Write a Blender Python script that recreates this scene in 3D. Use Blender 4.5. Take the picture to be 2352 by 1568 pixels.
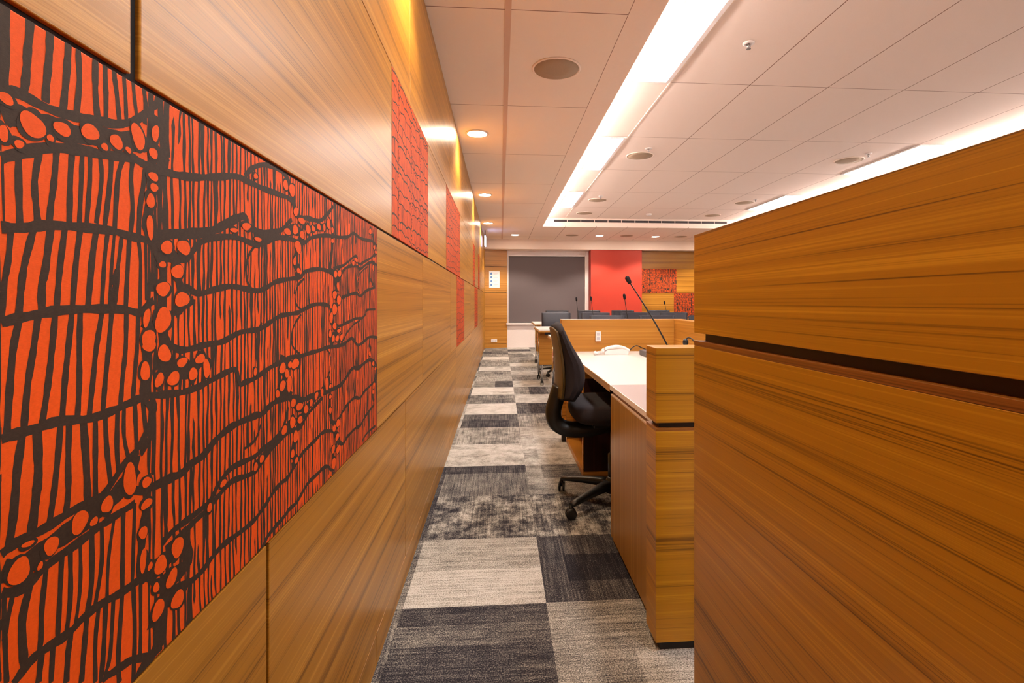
import bpy, bmesh, math, random
from mathutils import Vector, Matrix
random.seed(7)
for o in list(bpy.data.objects): bpy.data.objects.remove(o)
S = bpy.context.scene
COL = S.collection

# ---------------------------------------------------------------- camera
HC = 1.064
cd = bpy.data.cameras.new('camera'); cam = bpy.data.objects.new('camera', cd); COL.objects.link(cam)
cd.sensor_width = 36; cd.lens = 17.571; cd.shift_x = -0.02474; cd.shift_y = -0.03848
cd.clip_start = 0.02; cd.clip_end = 100
cam.location = (0, 0, HC); cam.rotation_euler = (math.radians(90), 0, -0.0739)
S.camera = cam
# ---------------------------------------------------------------- world, exposure
w = bpy.data.worlds.new('world'); S.world = w; w.use_nodes = True
w.node_tree.nodes['Background'].inputs[0].default_value = (.05, .045, .045, 1)
w.node_tree.nodes['Background'].inputs[1].default_value = 0.3
S.view_settings.view_transform = 'Standard'; S.view_settings.look = 'None'
S.view_settings.gamma = 1; S.view_settings.use_curve_mapping = False
S.view_settings.exposure = 1.52
E_TROFFER = 16.0; E_COVE = 22.0; E_SPOT = 16.0; E_DISC = 40.0
C_TROFFER = (1, .97, .95); C_WARM = (1, .79, .52); C_COVE = (1, .95, .90)

# ---------------------------------------------------------------- materials
def srgb(r, g, b):
    f = lambda c: (c/255/12.92 if c/255 <= .04045 else ((c/255+.055)/1.055)**2.4)
    return (f(r), f(g), f(b), 1)
class N:
    def __init__(s, name):
        s.m = bpy.data.materials.new(name); s.m.use_nodes = True
        s.t = s.m.node_tree; s.b = s.t.nodes['Principled BSDF']
    def n(s, t, **kw):
        x = s.t.nodes.new(t)
        for k, v in kw.items(): setattr(x, k, v)
        return x
    def l(s, a, b): s.t.links.new(a, b)
    def math(s, op, a, b=None, c=None):
        x = s.n('ShaderNodeMath', operation=op)
        for i, v in enumerate((a, b, c)):
            if v is None: continue
            if isinstance(v, (int, float)): x.inputs[i].default_value = v
            else: s.l(v, x.inputs[i])
        return x.outputs[0]
    def ramp(s, f, stops):
        x = s.n('ShaderNodeValToRGB'); e = x.color_ramp.elements
        while len(e) < len(stops): e.new(.5)
        for q, (p, c) in zip(e, stops): q.position = p; q.color = c
        s.l(f, x.inputs[0]); return x.outputs[0]
    def noise(s, vec, scale, det=3, rough=.5):
        x = s.n('ShaderNodeTexNoise'); x.inputs['Scale'].default_value = scale
        x.inputs['Detail'].default_value = det; x.inputs['Roughness'].default_value = rough
        s.l(vec, x.inputs['Vector']); return x.outputs['Fac']
    def mapv(s, vec, sc):
        x = s.n('ShaderNodeMapping'); x.inputs['Scale'].default_value = sc
        s.l(vec, x.inputs['Vector']); return x.outputs[0]
    def mix(s, f, a, b, mode='MIX'):
        x = s.n('ShaderNodeMix', data_type='RGBA', blend_type=mode)
        for i, v in ((0, f), (6, a), (7, b)):
            if isinstance(v, (int, float)): x.inputs[i].default_value = v
            elif isinstance(v, tuple): x.inputs[i].default_value = v
            else: s.l(v, x.inputs[i])
        return x.outputs[2]
def plain(name, c, rough=.5, metal=0, spec=.5, noise=0, nscale=40, bump=0):
    N_ = N(name); N_.b.inputs['Roughness'].default_value = rough
    N_.b.inputs['Metallic'].default_value = metal; N_.b.inputs['Specular IOR Level'].default_value = spec
    tc = N_.n('ShaderNodeTexCoord').outputs['Object']
    f = N_.noise(tc, nscale, 4)
    d = tuple(max(0, v*(1-noise)) for v in c[:3])+(1,); u = tuple(min(1, v*(1+noise)) for v in c[:3])+(1,)
    N_.l(N_.ramp(f, [(.3, d), (.7, u)]), N_.b.inputs['Base Color'])
    if bump:
        b = N_.n('ShaderNodeBump'); b.inputs['Strength'].default_value = bump; b.inputs['Distance'].default_value = .002
        N_.l(f, b.inputs['Height']); N_.l(b.outputs[0], N_.b.inputs['Normal'])
    return N_.m
def emis(name, c, s):
    N_ = N(name); N_.b.inputs['Base Color'].default_value = (.8, .8, .8, 1)
    N_.b.inputs['Emission Color'].default_value = tuple(c)+(1,); N_.b.inputs['Emission Strength'].default_value = s
    return N_.m
def veneer(name, axis, dark, mid, light, rough=.3, perf=False, seed=0.0, spec=.5):
    """straight grained teak veneer; axis = direction of the grain"""
    N_ = N(name); tc = N_.n('ShaderNodeTexCoord').outputs['Object']
    oi = N_.n('ShaderNodeObjectInfo').outputs['Random']
    add = N_.n('ShaderNodeVectorMath', operation='ADD'); N_.l(tc, add.inputs[0])
    cmb = N_.n('ShaderNodeCombineXYZ'); off = N_.math('MULTIPLY_ADD', oi, 37.0, seed)
    for i in range(3): N_.l(off, cmb.inputs[i])
    N_.l(cmb.outputs[0], add.inputs[1]); v = add.outputs[0]
    lo, hi = .16, 1.0
    sc = {'H': (lo, lo, hi*45), 'V': (hi*45, hi*45, lo), 'T': (hi*45, lo, lo)}[axis]
    k = {'H': (.35, .35, 130), 'V': (130, 130, .35), 'T': (130, .35, .35)}[axis]
    a = N_.noise(N_.mapv(v, sc), 1.0, 3, .6)
    b = N_.noise(N_.mapv(v, k), 3.0, 2, .5)
    c = N_.noise(N_.mapv(v, tuple(q/8 for q in sc)), 1.3, 2, .5)
    f = N_.math('ADD', N_.math('MULTIPLY', a, .62), N_.math('MULTIPLY', b, .42))
    f = N_.math('SUBTRACT', N_.math('ADD', f, N_.math('MULTIPLY', c, .2)), .08)
    col = N_.ramp(f, [(.40, dark), (.50, mid), (.57, mid), (.68, light)])
    if perf:
        vo = N_.n('ShaderNodeTexVoronoi'); vo.inputs['Scale'].default_value = 110; vo.inputs['Randomness'].default_value = 0
        N_.l(N_.mapv(tc, (1, 1, 1)), vo.inputs['Vector'])
        h = N_.math('LESS_THAN', vo.outputs['Distance'], .36)
        col = N_.mix(N_.math('MULTIPLY', h, .75), col, tuple(q*.25 for q in dark[:3])+(1,))
    N_.l(col, N_.b.inputs['Base Color'])
    N_.b.inputs['Roughness'].default_value = rough; N_.b.inputs['Specular IOR Level'].default_value = spec
    bp = N_.n('ShaderNodeBump'); bp.inputs['Strength'].default_value = .08; bp.inputs['Distance'].default_value = .001
    N_.l(b, bp.inputs['Height']); N_.l(bp.outputs[0], N_.b.inputs['Normal'])
    return N_.m
D_, M_, L_ = srgb(120, 76, 20), srgb(168, 114, 35), srgb(194, 140, 56)
WALL = veneer('teak_wall', 'H', D_, M_, L_, .34, spec=.26)
WALLV = veneer('teak_wall_perforated', 'H', D_, M_, L_, .34, perf=True, seed=3)
D2, M2, L2 = srgb(112, 72, 8), srgb(174, 120, 15), srgb(200, 146, 30)
PART = veneer('teak_partition', 'H', D2, M2, L2, .36, seed=5)
DESKH = veneer('teak_desk', 'H', srgb(134, 86, 22), srgb(180, 122, 44), srgb(206, 152, 72), .35, seed=9)
DESKV = veneer('teak_desk_vertical', 'V', srgb(120, 80, 20), srgb(160, 114, 42), srgb(184, 142, 68), .35, seed=11)
DARKWOOD = veneer('dark_wood', 'V', srgb(30, 8, 6), srgb(44, 14, 9), srgb(58, 20, 12), .4)
BACKING = plain('dark_backing', srgb(13, 7, 6), .6, noise=.3)
BLACK = plain('black_recess', srgb(26, 16, 12), .5, noise=.2)
def fabric_print(name, c, sc):
    N_ = N(name); tc = N_.n('ShaderNodeTexCoord').outputs['Object']
    f = N_.noise(tc, 260, 2); g = N_.noise(N_.mapv(tc, (1, 1, 6)), 300, 1)
    a = N_.math('ADD', N_.math('MULTIPLY', f, .5), N_.math('MULTIPLY', g, .5))
    N_.l(N_.ramp(a, [(.3, tuple(v*(1-sc) for v in c[:3])+(1,)), (.7, tuple(v*(1+sc) for v in c[:3])+(1,))]), N_.b.inputs['Base Color'])
    N_.b.inputs['Roughness'].default_value = .65; N_.b.inputs['Specular IOR Level'].default_value = .22
    b = N_.n('ShaderNodeBump'); b.inputs['Strength'].default_value = .25; b.inputs['Distance'].default_value = .0006
    N_.l(a, b.inputs['Height']); N_.l(b.outputs[0], N_.b.inputs['Normal'])
    return N_.m
ORANGE = fabric_print('orange_fabric', srgb(222, 82, 11), .10)
INK = fabric_print('brown_ink', srgb(56, 42, 33), .25)
PLASTER = plain('white_plaster', srgb(226, 210, 202), .85, noise=.02)
WHITEP = plain('white_paint', srgb(232, 222, 220), .5, noise=.02)
REDW = plain('red_paint', srgb(182, 50, 28), .55, noise=.04, nscale=3)
BLIND = plain('charcoal_blind', srgb(104, 94, 96), .85, noise=.08, nscale=200, bump=.1)
DESKTOP = plain('white_laminate', srgb(212, 206, 200), .32, noise=.01)
PHONE = plain('white_plastic', srgb(238, 234, 236), .35)
GREYBOX = plain('grey_plastic', srgb(86, 82, 84), .45)
FABRIC = plain('black_fabric', srgb(40, 34, 37), .9, noise=.25, nscale=500, bump=.3, spec=.25)
SHELL = plain('black_plastic', srgb(20, 18, 18), .4)
OLIVE = plain('olive_plastic', srgb(74, 56, 22), .45, noise=.1, nscale=300)
LEATHER = plain('charcoal_leather', srgb(44, 42, 50), .5, noise=.15, nscale=120, bump=.1)
CHROME = plain('chrome', srgb(225, 225, 228), .12, metal=1)
METAL = plain('grey_metal', srgb(170, 165, 165), .35, metal=.8)
GRILLE = plain('beige_grille', srgb(172, 150, 128), .8, noise=.1, nscale=400)
SLOT = plain('slot_black', srgb(60, 52, 54), .6)
ICON = plain('icon_blue', srgb(90, 130, 190), .6)
TXT = plain('pale_text', srgb(190, 190, 198), .6)
PAPER = plain('paper', srgb(236, 234, 236), .6)
TROFF = emis('troffer_glow', C_TROFFER, E_TROFFER); COVEM = emis('cove_glow', C_COVE, E_COVE)
DISC = emis('downlight_glow', (1, .86, .66), E_DISC); EXITM = emis('sign_glow', (.42, .52, 1), 2.2)
GLASS = plain('night_glass', srgb(20, 22, 26), .05)
def ceil_mat(name, ox, oy, sx, sy, base=(252, 236, 224), line=(150, 112, 96)):
    N_ = N(name); tc = N_.n('ShaderNodeTexCoord').outputs['Object']
    sp = N_.n('ShaderNodeSeparateXYZ'); N_.l(tc, sp.inputs[0])
    def ln(o, off, step, w):
        f = N_.math('FRACT', N_.math('ADD', N_.math('DIVIDE', N_.math('SUBTRACT', o, off), step), .5))
        return N_.math('LESS_THAN', N_.math('ABSOLUTE', N_.math('SUBTRACT', f, .5)), w/step)
    m = N_.math('MAXIMUM', ln(sp.outputs[0], ox, sx, .0032), ln(sp.outputs[1], oy, sy, .0028))
    f = N_.noise(tc, 500, 3)
    b = srgb(*base); c0 = N_.ramp(f, [(.3, tuple(v*.95 for v in b[:3])+(1,)), (.7, b)])
    N_.l(N_.mix(m, c0, srgb(*line)), N_.b.inputs['Base Color'])
    N_.b.inputs['Roughness'].default_value = .9
    bp = N_.n('ShaderNodeBump'); bp.inputs['Strength'].default_value = .3; bp.inputs['Distance'].default_value = .003; bp.invert = True
    N_.l(m, bp.inputs['Height']); N_.l(bp.outputs[0], N_.b.inputs['Normal'])
    return N_.m
CEIL_A = ceil_mat('ceiling_tiles', .038, 2.4517, .6, 1.2)
CEIL_F = ceil_mat('ceiling_tiles_end', .038, 50.9, .6, 20)
CEIL_IN = ceil_mat('ceiling_tiles_raised', 1.2342, 3.5564, .6, 1.2, (250, 232, 222))
CEILP = plain('ceiling_board', srgb(252, 234, 222), .9, noise=.01)
def carpet():
    N_ = N('carpet_tiles'); tc = N_.n('ShaderNodeTexCoord').outputs['Object']
    at = N_.n('ShaderNodeAttribute', attribute_name='shade', attribute_type='GEOMETRY')
    a2 = N_.n('ShaderNodeAttribute', attribute_name='pat', attribute_type='GEOMETRY')
    sh, pt = at.outputs['Fac'], a2.outputs['Fac']
    am = N_.n('ShaderNodeAttribute', attribute_name='mottle', attribute_type='GEOMETRY').outputs['Fac']
    sx = N_.noise(N_.mapv(tc, (4, 110, 1)), 1, 3, .6); sy = N_.noise(N_.mapv(tc, (110, 4, 1)), 1, 3, .6)
    pick = N_.math('LESS_THAN', pt, .5)
    st = N_.math('ADD', N_.math('MULTIPLY', sx, N_.math('SUBTRACT', 1, pick)), N_.math('MULTIPLY', sy, pick))
    cl = N_.noise(tc, 6.5, 5, .62)
    off = N_.math('MULTIPLY', pt, 13.0)
    cmb = N_.n('ShaderNodeCombineXYZ'); N_.l(off, cmb.inputs[2])
    vm = N_.n('ShaderNodeVectorMath', operation='ADD'); N_.l(tc, vm.inputs[0]); N_.l(cmb.outputs[0], vm.inputs[1])
    cl = N_.noise(vm.outputs[0], 9, 6, .78)
    sp = N_.noise(tc, 520, 2, .8); sp2 = N_.noise(tc, 230, 2, .8)
    f = N_.math('ADD', sh, N_.math('MULTIPLY', N_.math('SUBTRACT', cl, .5), am))
    f = N_.math('ADD', f, N_.math('MULTIPLY', N_.math('SUBTRACT', st, .5), .9))
    f = N_.math('ADD', f, N_.math('MULTIPLY', N_.math('SUBTRACT', sp, .5), .8))
    f = N_.math('ADD', f, N_.math('MULTIPLY', N_.math('SUBTRACT', sp2, .5), 2.1))
    N_.l(N_.ramp(f, [(0, srgb(36, 35, 42)), (.22, srgb(66, 63, 70)), (.5, srgb(122, 118, 112)), (.78, srgb(178, 172, 164)), (1, srgb(208, 204, 200))]), N_.b.inputs['Base Color'])
    N_.b.inputs['Roughness'].default_value = .97; N_.b.inputs['Specular IOR Level'].default_value = .1
    b = N_.n('ShaderNodeBump'); b.inputs['Strength'].default_value = .5; b.inputs['Distance'].default_value = .003
    N_.l(sp, b.inputs['Height']); N_.l(b.outputs[0], N_.b.inputs['Normal'])
    return N_.m
CARPET = carpet()

# ---------------------------------------------------------------- mesh helpers
class MB:
    def __init__(s): s.bm = bmesh.new(); s.mi = 0
    def box(s, x0, x1, y0, y1, z0, z1, bev=0, M=None, seg=2):
        r = bmesh.ops.create_cube(s.bm, size=1)
        vs = r['verts']
        for v in vs:
            v.co = Vector(((x0+x1)/2+v.co.x*(x1-x0), (y0+y1)/2+v.co.y*(y1-y0), (z0+z1)/2+v.co.z*(z1-z0)))
        fs = {f for v in vs for f in v.link_faces}
        if bev:
            es = {e for v in vs for e in v.link_edges}
            r2 = bmesh.ops.bevel(s.bm, geom=list(es), offset=bev, segments=seg, affect='EDGES', profile=.5)
            vs = list({v for f in r2['faces'] for v in f.verts} | {v for v in vs if v.is_valid})
            fs = {f for v in vs for f in v.link_faces}
        if M is not None: bmesh.ops.transform(s.bm, matrix=M, verts=vs)
        for f in fs: f.material_index = s.mi
        return s
    def loft(s, loops, cap=True, smooth=True):
        L = [[s.bm.verts.new(p) for p in lp] for lp in loops]; n = len(L[0])
        for a, b in zip(L, L[1:]):
            for i in range(n):
                f = s.bm.faces.new((a[i], a[(i+1) % n], b[(i+1) % n], b[i])); f.smooth = smooth; f.material_index = s.mi
        if cap:
            for lp in (L[0][::-1], L[-1]):
                f = s.bm.faces.new(lp); f.material_index = s.mi
        return s
    def tube(s, pts, rad, n=10, cap=True):
        pts = [Vector(p) for p in pts]
        if not isinstance(rad, (list, tuple)): rad = [rad]*len(pts)
        loops = []; up = None
        for i, p in enumerate(pts):
            t = (pts[min(i+1, len(pts)-1)]-pts[max(i-1, 0)]).normalized()
            if up is None: up = t.orthogonal().normalized()
            up = (up-t*up.dot(t)).normalized(); b = t.cross(up)
            loops.append([p+(up*math.cos(a)+b*math.sin(a))*rad[i] for a in (2*math.pi*k/n for k in range(n))])
        return s.loft(loops, cap)
    def lathe(s, prof, c=(0, 0, 0), n=32, M=None, smooth=True):
        c = Vector(c); M = M or Matrix()
        loops = [[c+M @ Vector((max(r, 1e-4)*math.cos(2*math.pi*k/n), max(r, 1e-4)*math.sin(2*math.pi*k/n), z)) for k in range(n)] for r, z in prof]
        return s.loft(loops, True, smooth)
    def prism(s, poly, axis, a, b):
        f = {'x': lambda p, t: (t, p[0], p[1]), 'y': lambda p, t: (p[0], t, p[1]), 'z': lambda p, t: (p[0], p[1], t)}[axis]
        return s.loft([[f(p, a) for p in poly], [f(p, b) for p in poly]], True, False)
    def build(s, name, mats, parent=None, recalc=True, **props):
        if recalc: bmesh.ops.recalc_face_normals(s.bm, faces=s.bm.faces[:])
        me = bpy.data.meshes.new(name); s.bm.to_mesh(me); s.bm.free()
        for m in (mats if isinstance(mats, (list, tuple)) else [mats]): me.materials.append(m)
        o = bpy.data.objects.new(name, me); COL.objects.link(o)
        if parent is not None: o.parent = parent
        for k, v in props.items(): o[k] = v
        return o
def thing(name, label, cat, loc=(0, 0, 0), rz=0, group=None):
    o = bpy.data.objects.new(name, None); COL.objects.link(o); o.empty_display_size = .05
    o.location = loc; o.rotation_euler = (0, 0, rz); o['label'] = label; o['category'] = cat
    if group: o['group'] = group
    return o
def tag(o, label, cat, group=None):
    o['label'] = label; o['category'] = cat
    if group: o['group'] = group
    return o
def struct(o): o['kind'] = 'structure'; return o
def dup(root, loc, rz=None, label=None):
    r = root.copy(); COL.objects.link(r); r.location = loc
    if rz is not None: r.rotation_euler = (0, 0, rz)
    if label: r['label'] = label
    for ch in list(root.children):
        c = ch.copy(); COL.objects.link(c); c.parent = r
        for g in list(ch.children):
            d = g.copy(); COL.objects.link(d); d.parent = c
    return r
def catmull(P, n):
    out = []
    for i in range(len(P)-1):
        p0, p1, p2, p3 = P[max(i-1, 0)], P[i], P[i+1], P[min(i+2, len(P)-1)]
        for k in range(n):
            t = k/n
            out.append(tuple(.5*((2*b)+(-a+c)*t+(2*a-5*b+4*c-d)*t*t+(-a+3*b-3*c+d)*t**3) for a, b, c, d in zip(p0, p1, p2, p3)))
    out.append(tuple(P[-1])); return out

BRANCH=[(8,[(388,1217),(401,1220),(426,1218),(451,1221),(472,1226),(497,1231),(522,1244),(543,1263),(552,1273),(554,1283)]),(24,[(388,1200),(398,1203),(426,1204),(451,1206),(472,1212),(497,1217),(522,1222),(543,1223),(567,1210)]),(9,[(388,1168),(405,1177),(426,1187),(455,1194),(484,1198),(516,1205),(534,1203),(567,1204),(596,1207),(630,1214),(667,1224),(709,1235),(744,1236),(783,1236),(843,1239),(888,1239),(916,1217),(966,1221),(1025,1226),(1073,1249),(1105,1270)]),(8,[(732,1241),(757,1260),(797,1275),(843,1279),(868,1275)]),(8,[(757,1164),(809,1174),(849,1182),(874,1197),(892,1206)]),(8,[(388,1118),(405,1120),(424,1125),(454,1128),(491,1130),(512,1128),(535,1127),(551,1122),(558,1112),(600,1113),(611,1122),(627,1135),(658,1145),(708,1152),(766,1148),(780,1151),(809,1160),(844,1169),(892,1172),(942,1172),(982,1187),(1057,1201),(1149,1209),(1206,1217),(1252,1232),(1297,1229),(1349,1229),(1434,1235),(1484,1227)]),(12,[(545,1131),(578,1139),(624,1146),(658,1155),(708,1177),(732,1184),(744,1172),(783,1167)]),(8,[(388,1049),(396,1051),(414,1054),(434,1057),(466,1058),(505,1057),(527,1053),(535,1059),(547,1066)]),(8,[(589,1074),(600,1081),(624,1074),(658,1080),(698,1085),(742,1082),(774,1081),(800,1087),(828,1096),(869,1102),(928,1109),(950,1120),(995,1127),(1040,1130),(1092,1126),(1120,1114),(1149,1114),(1164,1130),(1196,1144),(1252,1153),(1297,1153),(1316,1149),(1375,1166),(1434,1176),(1484,1171)]),(7,[(1108,1137),(1180,1149),(1274,1179),(1297,1160),(1349,1170),(1425,1188),(1468,1205)]),(9,[(530,1043),(543,1039),(578,1052),(615,1067)]),(8,[(565,1028),(574,1017),(591,1010),(615,1010),(640,1012),(677,1013),(719,1022),(766,1023),(779,1024),(809,1032),(838,1040),(869,1043),(916,1045),(928,1047),(966,1055),(1011,1060),(1073,1057),(1092,1046),(1122,1058),(1164,1073),(1206,1080),(1274,1086),(1316,1080),(1375,1095),(1468,1107)]),(8,[(388,965),(396,966),(414,966),(434,967),(466,962),(491,963),(512,966),(535,968),(565,965),(593,962),(624,963),(658,968),(687,972),(708,972),(719,951),(730,951),(757,952),(790,958),(819,963),(849,966),(881,969),(928,967),(982,968),(1025,968),(1073,970),(1125,967),(1184,968),(1241,976),(1289,956),(1349,960),(1406,968),(1494,960)]),(7,[(1092,1026),(1137,1011),(1206,1016),(1274,1023),(1324,1022),(1362,1030),(1375,1042),(1468,1043)]),(10,[(510,882),(535,874),(545,873),(571,872),(593,871),(608,876),(632,878),(658,889),(687,896),(719,898),(766,897),(782,895),(809,902),(838,905),(874,902),(907,896),(942,886),(982,885),(1025,881),(1073,878),(1146,877),(1184,884),(1213,894),(1252,903),(1297,897),(1393,906),(1454,894),(1484,879)]),(24,[(388,870),(403,864),(426,870),(455,874),(484,879),(510,891),(523,900)]),(8,[(388,882),(397,885),(414,885),(428,886),(455,889),(479,889),(505,908),(520,916),(534,929),(548,952),(543,965)]),(8,[(388,854),(405,848),(424,855),(455,859),(479,863),(491,864),(520,866)]),(8,[(397,782),(410,789),(424,790),(444,788),(460,792),(479,792),(505,788),(535,785),(553,766),(571,752),(608,740),(632,740),(650,745),(677,749),(719,746),(757,745),(776,749),(802,756),(824,764),(849,767),(874,767),(888,772),(932,788),(966,793),(1011,797),(1040,800),(1073,795),(1125,778),(1164,742),(1206,748),(1274,751),(1312,747),(1362,760),(1454,772)]),(8,[(565,798),(600,803),(615,806),(640,809),(668,817),(698,824),(742,817),(766,816),(779,821),(800,829),(828,836),(859,841),(888,843),(928,838),(954,852),(986,860),(1040,871)]),(8,[(560,808),(581,813),(613,814),(648,818),(667,832),(698,842),(757,838),(782,841),(819,845),(844,850),(864,864),(876,886)]),(8,[(1084,819),(1108,800),(1149,805),(1174,815),(1206,823),(1263,828),(1312,818),(1349,827),(1416,833),(1484,838)]),(7,[(1120,773),(1137,754),(1164,742)]),(7,[(1328,700),(1375,710),(1468,708)]),(8,[(770,693),(782,692),(802,702),(828,705),(859,707),(881,711),(910,710),(934,717),(966,726),(1011,726),(1040,727),(1073,721),(1105,693)]),(8,[(481,723),(498,719),(517,714),(543,700),(560,698)]),(18,[(548,1259),(545,1219),(544,1196),(542,1169),(537,1141),(548,1124),(561,1103),(560,1077),(559,1045)]),(20,[(567,1123),(580,1114),(585,1095),(593,1066),(580,1051)]),(20,[(548,1043),(539,1026),(536,995),(534,971)]),(26,[(547,1002),(567,1000),(581,989),(604,985),(625,993),(638,1002)]),(20,[(563,1045),(563,1007),(575,980)]),(22,[(521,913),(514,892),(510,881)]),(16,[(536,888),(536,857),(531,831),(528,804),(529,786)]),(26,[(531,790),(550,788),(560,785),(585,791),(604,802)]),(26,[(550,766),(575,762),(604,765),(596,788)]),(26,[(547,727),(553,741),(570,744),(589,738),(596,744)]),(24,[(553,741),(553,706),(529,692),(527,683)]),(20,[(866,1278),(892,1255),(908,1223),(934,1211),(964,1200),(990,1205),(1020,1213),(1050,1216),(1086,1233),(1100,1218),(1100,1195),(1094,1160),(1086,1132),(1120,1125),(1140,1101),(1114,1080),(1143,1067),(1114,1048),(1092,1030),(1114,1012),(1137,995),(1086,989),(1100,969)]),(26,[(873,1183),(905,1191),(936,1186),(920,1164),(905,1135),(920,1120),(908,1105)]),(22,[(770,1157),(812,1169),(843,1176)]),(22,[(1143,1128),(1122,1115),(1128,1091)]),(16,[(1161,984),(1137,971)]),(24,[(843,971),(883,957),(922,954)]),(22,[(854,955),(871,946),(854,926),(876,919),(876,901)]),(22,[(835,916),(859,915),(890,900)]),(22,[(1086,902),(1068,891),(1037,882),(1006,881),(979,873),(954,866),(924,876),(897,889)]),(20,[(954,866),(926,853),(894,856),(861,851),(819,839),(782,828),(762,822)]),(22,[(926,853),(907,828),(894,802),(910,785),(890,780)]),(18,[(1086,874),(1086,832),(1100,806),(1137,792),(1111,785),(1131,765),(1122,748),(1105,739),(1108,714),(1084,698)]),(12,[(1411,1273),(1449,1241),(1454,1220),(1474,1208),(1444,1179),(1454,1155)]),(10,[(1416,1128),(1444,1111)]),(12,[(1397,949),(1416,936),(1406,918)]),(12,[(1444,890),(1474,867),(1454,833),(1439,798),(1454,783)]),(5,[(770,1152),(747,1135),(736,1115),(739,1094),(752,1083)]),(5,[(946,1107),(918,1094),(905,1074),(912,1059),(932,1050)]),(5,[(932,1042),(903,1025),(890,1007),(894,988),(928,969)]),(5,[(1384,1160),(1308,1135),(1289,1101),(1320,1081)]),(5,[(1316,1018),(1259,1009),(1200,991),(1161,969)]),(5,[(1062,968),(1086,952),(1086,925),(1068,903)]),(5,[(783,1033),(772,1021),(764,996),(772,966)]),(6,[(528,969),(539,959),(545,944),(540,923),(528,911)]),(5,[(491,1080),(498,1094),(495,1065),(489,1058)]),(5,[(779,880),(763,862),(732,858)])]
OVAL=[(412,1200,10.0,10),(438,1206,7.5,6),(466,1213,9.5,7),(496,1214,7.5,7),(524,1228,9.5,12),(546,1218,6.0,6),(391,1212,6.0,4),(389,1186,4.0,6),(401,1182,4.0,3),(427,1195,3.0,3),(482,1205,4.5,3),(511,1211,3.5,3),(549,1240,5.5,9),(546,1194,8.0,4),(542,1168,6.5,7),(541,1141,5.5,12),(567,1123,10.0,7),(560,1104,6.0,3),(561,1078,10.5,8),(561,1045,13.0,13),(539,1026,10.0,10),(596,1126,11.0,9),(585,1098,10.0,8),(593,1067,12.0,9),(540,1019,9.0,6),(563,1009,10.5,9),(534,994,7.5,9),(555,982,6.5,8),(593,996,9.5,5),(578,980,11.0,7),(627,996,9.0,6),(613,980,7.5,8),(640,983,7.5,11),(536,1048,5.0,10),(547,1183,6.5,4),(401,863,9.5,9),(428,869,7.0,7),(455,876,9.0,9),(485,879,6.5,8),(513,892,9.0,15),(536,881,7.0,5),(536,859,7.5,5),(418,858,2.5,3),(470,870,4.0,4),(408,880,5.0,2),(531,832,6.5,6),(585,791,10.5,11),(557,786,10.5,9),(531,804,5.0,12),(575,762,9.5,9),(550,766,5.0,5),(585,733,10.5,10),(553,741,8.5,11),(553,708,11.5,16),(529,692,9.0,8),(541,793,3.5,4),(866,1260,10.0,8),(892,1257,11.0,12),(908,1223,9.5,8),(934,1211,14.0,6),(964,1200,10.5,9),(990,1205,8.5,6),(1020,1213,9.5,7),(1050,1216,7.5,7),(1076,1228,10.5,12),(1100,1218,8.0,6),(873,1183,12.0,6),(905,1191,11.0,9),(936,1186,10.0,8),(770,1157,10.5,3),(1100,1195,8.0,5),(918,1162,13.5,11),(903,1136,7.0,8),(920,1120,8.0,5),(1120,1125,11.5,7),(1146,1128,12.0,8),(1137,1099,9.0,9),(1114,1080,14.0,8),(1143,1069,15.0,9),(1114,1048,14.0,13),(1092,1031,11.0,11),(1114,1012,11.0,8),(1086,997,8.0,9),(1143,1000,12.0,4),(1131,984,11.5,7),(1161,984,9.5,8),(1105,986,8.5,8),(854,955,11.5,9),(883,957,7.0,6),(905,956,15.0,9),(871,944,9.0,7),(854,926,11.5,8),(881,925,10.5,13),(762,962,5.0,6),(1065,895,10.5,13),(1086,886,8.0,4),(1037,882,7.5,8),(1006,881,9.5,7),(835,916,8.0,6),(897,889,9.5,8),(924,877,14.0,7),(954,866,10.0,8),(979,873,8.5,6),(894,856,11.0,10),(926,853,10.0,7),(861,851,10.0,8),(907,828,11.0,10),(894,802,7.0,8),(910,785,7.5,5),(1108,716,14.0,11),(1105,748,11.5,8),(1137,738,12.0,9),(1131,767,11.5,8),(1111,791,11.0,7),(1137,796,12.0,9),(1086,864,8.0,4),(1086,835,8.0,7),(1084,700,10.5,5),(763,822,6.5,6),(782,828,8.0,5),(736,1171,12.0,5),(703,1161,9.0,3),(1411,1259,14.0,8),(1454,1220,10.0,6),(1474,1208,10.0,5),(1449,1186,9.5,7),(1444,1161,10.0,8),(1406,922,9.5,7),(1444,890,10.0,7),(1468,873,10.5,5),(1449,827,9.5,9),(1444,810,10.0,6),(1278,1169,11.5,5),(1252,1159,11.0,5),(763,1249,6.5,4),(646,810,4.5,6),(677,829,8.0,4)]
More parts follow.
